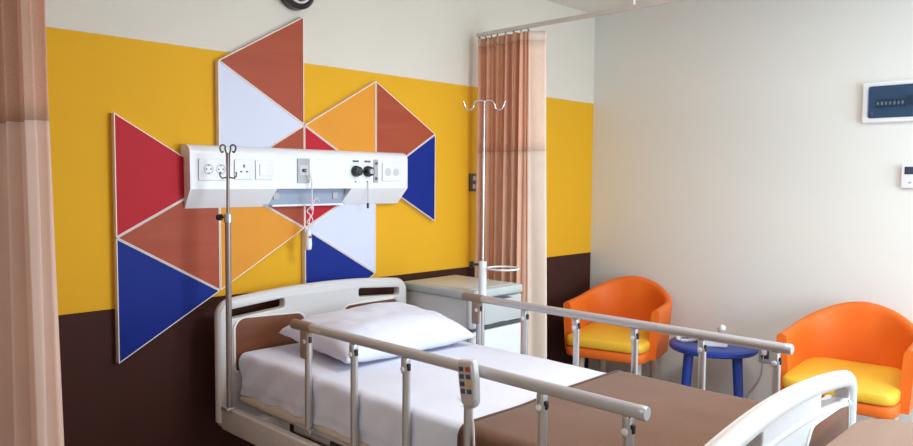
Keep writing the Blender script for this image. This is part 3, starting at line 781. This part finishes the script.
# ------------------------------------------------------------------ armchairs
def make_chair(label):
    t = thing('armchair', label, 'armchair', (0, 0, 0), 'orange tub chairs')
    HW, XB, XF = .272, -.285, .205
    def plan(s, inset_):
        """s -1..1 around the U; 0 is the back centre. returns x, y, outward normal"""
        w = HW-inset_; d = -XB-inset_; Rr = .235-inset_
        Ls = XF-XB-.235; Lq = PI/2*Rr; Lb = w-Rr
        Rr0 = .235; Lq0 = PI/2*(Rr0-.02)
        tot = Lb+Lq0+Ls; dd = abs(s)*tot; sg = 1 if s >= 0 else -1
        if dd < Lb: return -d, sg*dd*(Lb/Lb), 
        dd -= Lb
        if dd < Lq0: a = dd/Lq0*PI/2; return -d+Rr-Rr*math.cos(a), sg*(w-Rr+Rr*math.sin(a))
        dd -= Lq0
        return -d+Rr+dd, sg*w
    def htop(s):
        a = abs(s)
        c = .5+.5*math.cos(PI*min(1, a/.62))
        return .672+.104*c+.018*(1-a)
    def shell(u, v):
        s = -1+2*u
        h = htop(s); z0 = .385; th = .048
        # v: around the section, outer bottom -> outer top -> inner top -> inner bottom
        sec = [(0, 0), (0, .35), (0, .7), (0, .9), (.08, .965), (.3, .995), (.5, 1), (.7, .995), (.92, .965), (1, .9), (1, .7), (1, .35), (1, 0)]
        f = v*(len(sec)-1); i = min(int(f), len(sec)-2); q = f-i
        o = sec[i][0]*(1-q)+sec[i+1][0]*q; zz = sec[i][1]*(1-q)+sec[i+1][1]*q
        hz = h-z0
        z = z0+hz-(1-zz)*(hz if zz < .85 else .42) if False else z0+hz*zz
        flare = (z-z0)*.07
        p = plan(s, th*o-flare+ .0)
        return (p[0]-.0, p[1], z)
    bm = newbm(); vs = grid(bm, shell, 61, 13)
    bm.faces.new(vs[0]); bm.faces.new(list(reversed(vs[-1])))
    for i in range(60): bm.faces.new((vs[i][0], vs[i][12], vs[i+1][12], vs[i+1][0]))
    sh = obj('shell', bm, M['orange'], t, angle=50)
    # piping seams on the inner back
    def cushion(hw, xf, xb, z0, z1, puff, e=.02):
        bm = newbm()
        def outline(a):
            n = 9.0
            c, s_ = math.cos(a), math.sin(a)
            x = (xf+xb)/2+(xf-xb)/2*math.copysign(abs(c)**(2/n), c); y = hw*math.copysign(abs(s_)**(2/n), s_)
            return x, y
        prof = [(.0, z0), (.9, z0), (.975, z0+e*.3), (1, z0+e), (1, z1-e), (.975, z1-e*.3), (.93, z1), (.7, z1+puff*.5), (.4, z1+puff*.9), (.0, z1+puff)]
        rings = []
        for k_, z in prof[1:-1]:
            rings.append([bm.verts.new(((xf+xb)/2+(outline(a)[0]-(xf+xb)/2)*k_, outline(a)[1]*k_, z)) for a in [2*PI*j/64 for j in range(64)]])
        for A, B in zip(rings, rings[1:]):
            for j in range(64): bm.faces.new((A[j], A[(j+1) % 64], B[(j+1) % 64], B[j]))
        bm.faces.new(list(reversed(rings[0]))); c = bm.verts.new(((xf+xb)/2, 0, prof[-1][1]))
        for j in range(64): bm.faces.new((rings[-1][j], rings[-1][(j+1) % 64], c))
        return bm
    obj('seat_cushion', cushion(.238, .335, -.236, .434, .493, .014, .012), M['yellow'], t, angle=60)
    obj('seat_base', cushion(.242, .325, -.25, .374, .436, .0, .010), M['orange'], t, angle=60)
    for sx, sy in ((.21, .17), (.21, -.17), (-.17, .16), (-.17, -.16)):
        bm = newbm(); tube(bm, [(sx*1.06, sy*1.06, 0), (sx, sy, .378)], [.017, .026], 16); obj('leg', bm, M['chairleg'], t)
    return t
ch1 = make_chair('orange tub armchair with yellow seat in the corner by the brown wall')
ch2 = dup(ch1, 'orange tub armchair with yellow seat nearer the footboard, under the breaker box')
ch1.location = (-.365, -.465, 0); ch1.rotation_euler = (0, 0, PI+math.radians(14))
ch2.location = (-.385, -1.755, 0); ch2.rotation_euler = (0, 0, PI+math.radians(5))

# ------------------------------------------------------------------ blue side table with the telephone
TX, TY, TZ, TR = -.345, -1.045, .506, .236
st = thing('side_table', 'round blue side table between the two orange armchairs', 'table', (TX, TY, 0))
bm = newbm(); lathe(bm, [(TR-.03, -.036), (TR-.008, -.034), (TR, -.026), (TR, -.010), (TR-.008, -.002), (TR-.02, 0)], (TX, TY, TZ), 'z', 64); obj('tabletop', bm, M['tblue'], st)
va = math.atan2(TY+2.8, TX+4.21)
for j in range(4):
    a = va+PI/4+j*PI/2; r0, r1 = .175, .215
    bm = newbm(); tube(bm, [(TX+r1*math.cos(a), TY+r1*math.sin(a), 0), (TX+r0*math.cos(a), TY+r0*math.sin(a), TZ-.033)], [.021, .026], 18); obj('leg', bm, M['tblue'], st)
ph = thing('telephone', 'white desk telephone with coiled cord standing on the round blue table', 'telephone', (-.33, -1.02, TZ))
A = math.radians(118)
RZ = Matrix.Rotation(A, 3, 'Z')
def pp(x, y, z): q = RZ @ Vector((x, y, 0)); return (-.36+q.x, -1.045+q.y, TZ+z)
bm = newbm()
prism(bm, [(-.085, 0), (.095, 0), (.095, .070), (.06, .072), (-.085, .022)], lambda p: pp(-.075, p[0], p[1]), lambda p: pp(.075, p[0], p[1]))
bmesh.ops.bevel(bm, geom=list(bm.edges), offset=.006, segments=2, affect='EDGES')
bod = obj('base', bm, M['phone'], ph)
for r in range(4):
    for c in range(3):
        bm = newbm(); box(bm, pp(.0+.022*c, -.055+.024*r, .033+.0083*r), (.014, .015, .008), bevel=.002, seg=2); obj('key', bm, M['plate_grey'], bod)
bm = newbm(); tube(bm, [pp(-.048, -.085, .050), pp(-.048, -.075, .066), pp(-.048, -.03, .082), pp(-.048, .03, .100), pp(-.048, .075, .104), pp(-.048, .09, .090)], [.012, .019, .015, .015, .018, .012], 14)
obj('handset', bm, M['phone'], ph)
bm = newbm(); pts = []
for i in range(121):
    t = i/120; a = 2*PI*t*26; b = -.4+2*PI*.86*t
    c = Vector((-.355+.070*math.cos(b)-.02, -.905+.045*math.sin(b), TZ+.010))
    pts.append(c+Vector((0, 0, .006*math.sin(a)))+Vector((.006*math.cos(b)*math.cos(a), .006*math.sin(b)*math.cos(a), 0)))
tube(bm, pts, .0045, 6); tube(bm, [pts[0], pp(-.04, .05, .02)], .004, 6); obj('coiled_cord', bm, M['phone'], ph)

# outlet low on the right wall, with a plug and flex
so = thing('wall_socket', 'grey socket with white plug low on the right wall beside the blue table', 'socket', (0, -1.205, .355))
def xplate(y0, y1, z0, z1, x, th, r=.005):
    return curve_plate([rrect(y0, y1, z0, z1, r)], th, min(.002, th*.3), Matrix(((0, 0, -1, x-th/2), (1, 0, 0, 0), (0, 1, 0, 0), (0, 0, 0, 1))))
so1 = obj('plate', xplate(-1.242, -1.168, .368, .468, 0, .010), M['plate_grey'], so)
obj('socket_well', xplate(-1.226, -1.184, .388, .448, -.010, .003), M['hole'], so1)
bm = newbm(); box(bm, (-.024, -1.203, .429), (.028, .026, .034), bevel=.005); pg = obj('plug', bm, M['phone'], so)
bm = newbm(); tube(bm, [(-.03, -1.203, .416), (-.034, -1.20, .37), (-.022, -1.19, .30), (-.02, -1.165, .24), (-.02, -1.12, .17), (-.02, -1.08, .06), (-.03, -1.04, .006)], .004, 8); obj('flex', bm, M['greycord'], pg)

# breaker box
bb = thing('breaker_box', 'white framed breaker box with tinted blue cover high on the right wall', 'breaker box', (0, -1.83, 1.71))
FY0, FY1, FZ0, FZ1 = -2.02, -1.66, 1.711, 1.917
bm = curve_plate([rrect(FY0, FY1, FZ0, FZ1, .008), rrect(FY0+.024, FY1-.024, FZ0+.022, FZ1-.022, .012)], .026, .004, Matrix(((0, 0, -1, -.013), (1, 0, 0, 0), (0, 1, 0, 0), (0, 0, 0, 1))))
fr = obj('frame', bm, M['plate'], bb)
bm = newbm(); box(bm, (-.004, (FY0+FY1)/2, (FZ0+FZ1)/2), (.008, FY1-FY0-.03, FZ1-FZ0-.03)); obj('back_panel', bm, M['breaker_back'], bb, smooth=False)
for j in range(7):
    y = FY1-.072-.0185*j
    bm = newbm(); box(bm, (-.016, y, 1.806), (.016, .0165, .038), bevel=.001, seg=1); b_ = obj('circuit_breaker', bm, M['breaker_black'] if j else M['dkgreen'], bb)
    bm = newbm(); box(bm, (-.026, y, 1.806), (.006, .008, .016), bevel=.001, seg=1); obj('toggle', bm, M['plate_grey'], b_)
bm = newbm(); box(bm, (-.018, FY1-.222, 1.818), (.02, .044, .046), bevel=.002); obj('main_switch', bm, M['breaker_black'], bb)
bm = curve_plate([rrect(FY0+.026, FY1-.026, FZ0+.024, FZ1-.024, .012)], .005, .0015, Matrix(((0, 0, -1, -.036), (1, 0, 0, 0), (0, 1, 0, 0), (0, 0, 0, 1))))
cv = obj('hinged_cover', bm, M['breaker_cover'], bb)
for y in (FY0+.045, FY1-.045):
    for z in (FZ0+.043, FZ1-.043):
        bm = newbm(); lathe(bm, [(.008, 0), (.008, -.003), (.005, -.004)], (-.0385, y, z), 'x', 14); obj('screw', bm, M['screen'], cv)

# thermostat
th = thing('thermostat', 'small white wall controller with dark screen on the right wall below the breaker box', 'thermostat', (0, -1.91, 1.377))
t0 = obj('housing', xplate(-1.975, -1.851, 1.378, 1.493, .003, .025, .005), M['plate'], th)
obj('screen', xplate(-1.966, -1.864, 1.446, 1.484, -.022, .002, .003), M['screen'], t0)
bm = newbm()
for y in (-1.89, -1.915, -1.94): box(bm, (-.023, y, 1.405), (.004, .014, .008), bevel=.001, seg=1)
obj('button', bm, M['plate_grey'], t0)

# ------------------------------------------------------------------ overbed table at the foot
ob = thing('overbed_table', 'overbed table with pale brown laminate top standing behind the footboard', 'table', (-2.3, -2.42, 0))
bm = curve_plate([rrect(-2.72, -1.885, -2.62, -2.212, .12, 10)], .026, .008, Matrix(((1, 0, 0, 0), (0, 1, 0, 0), (0, 0, 1, .725), (0, 0, 0, 1)))); obj('tabletop', bm, M['laminate'], ob)
bm = newbm(); box(bm, (-2.3, -2.42, .702), (.6, .06, .02), bevel=.003); obj('support_arm', bm, M['bedmetal'], ob)
for x in (-2.55, -2.05):
    bm = newbm(); box(bm, (x, -2.42, .382), (.05, .06, .632), bevel=.006); obj('column', bm, M['bedmetal'], ob)
    bm = newbm(); box(bm, (x, -2.42, .075), (.05, .38, .03), bevel=.008); ft = obj('foot', bm, M['bedmetal'], ob)
    for y in (-2.26, -2.58):
        bm = newbm(); lathe(bm, [(.01, -.011), (.026, -.010), (.028, 0), (.026, .010), (.01, .011)], (x, y, .028), 'x', 18); tube(bm, [(x, y, .03), (x, y, .07)], .008, 8); obj('caster', bm, M['rubber'], ft)

# ------------------------------------------------------------------ light
def area(name, loc, rot, sx, sy, power, rgb):
    l = bpy.data.lights.new(name, 'AREA'); l.shape = 'RECTANGLE'; l.size = sx; l.size_y = sy; l.energy = power; l.color = rgb
    o = bpy.data.objects.new(name, l); COL.objects.link(o); o.location = loc; o.rotation_euler = rot; return o
area('ceiling_or_fill_light', (-1.95, -2.15, ZC-.02), (0, 0, 0), .6, .6, 27, (1, .955, .91))
area('ceiling_or_fill_light', (-4.7, -1.9, ZC-.02), (0, 0, 0), .6, .6, 11, (1, .955, .91))  # added fill, lights the left curtain from its outer side; no fixture modelled
area('ceiling_or_fill_light', (-1.35, -2.85, ZC-.02), (0, 0, 0), .6, .6, 17, (.80, .91, 1))  # added cool fill that brightens the right wall; no fixture modelled
area('window_daylight', ((WX0+WX1)/2, YF-.13, (WZ0+WZ1)/2), (PI/2, 0, 0), WX1-WX0, WZ1-WZ0, 84, (.66, .84, 1))
w = bpy.data.worlds.new('sky'); SC.world = w; w.use_nodes = True
w.node_tree.nodes['Background'].inputs[0].default_value = (.75, .87, 1, 1); w.node_tree.nodes['Background'].inputs[1].default_value = 1.0

# ------------------------------------------------------------------ camera
yaw, pit, rol, f = .8004799557632846, .06099901656022449, .007911015601676188, 727.564
d = Vector((math.sin(yaw)*math.cos(pit), math.cos(yaw)*math.cos(pit), -math.sin(pit)))
r = d.cross(Vector((0, 0, 1))).normalized(); u = r.cross(d)
r2 = r*math.cos(rol)+u*math.sin(rol); u2 = -r*math.sin(rol)+u*math.cos(rol)
cam = bpy.data.cameras.new('camera'); cam.sensor_width = 36; cam.lens = 36*f/913; cam.clip_start = .02
co = bpy.data.objects.new('camera', cam); COL.objects.link(co)
mw = Matrix((r2, u2, -d)).transposed().to_4x4(); mw.translation = (-4.20986, -2.80058, 1.407); co.matrix_world = mw
SC.camera = co
SC.view_settings.view_transform = 'Standard'; SC.view_settings.look = 'None'; SC.view_settings.gamma = 1; SC.view_settings.use_curve_mapping = False
SC.view_settings.exposure = 0.15
SC.cycles.use_denoising = True
SC.cycles.max_bounces = 8
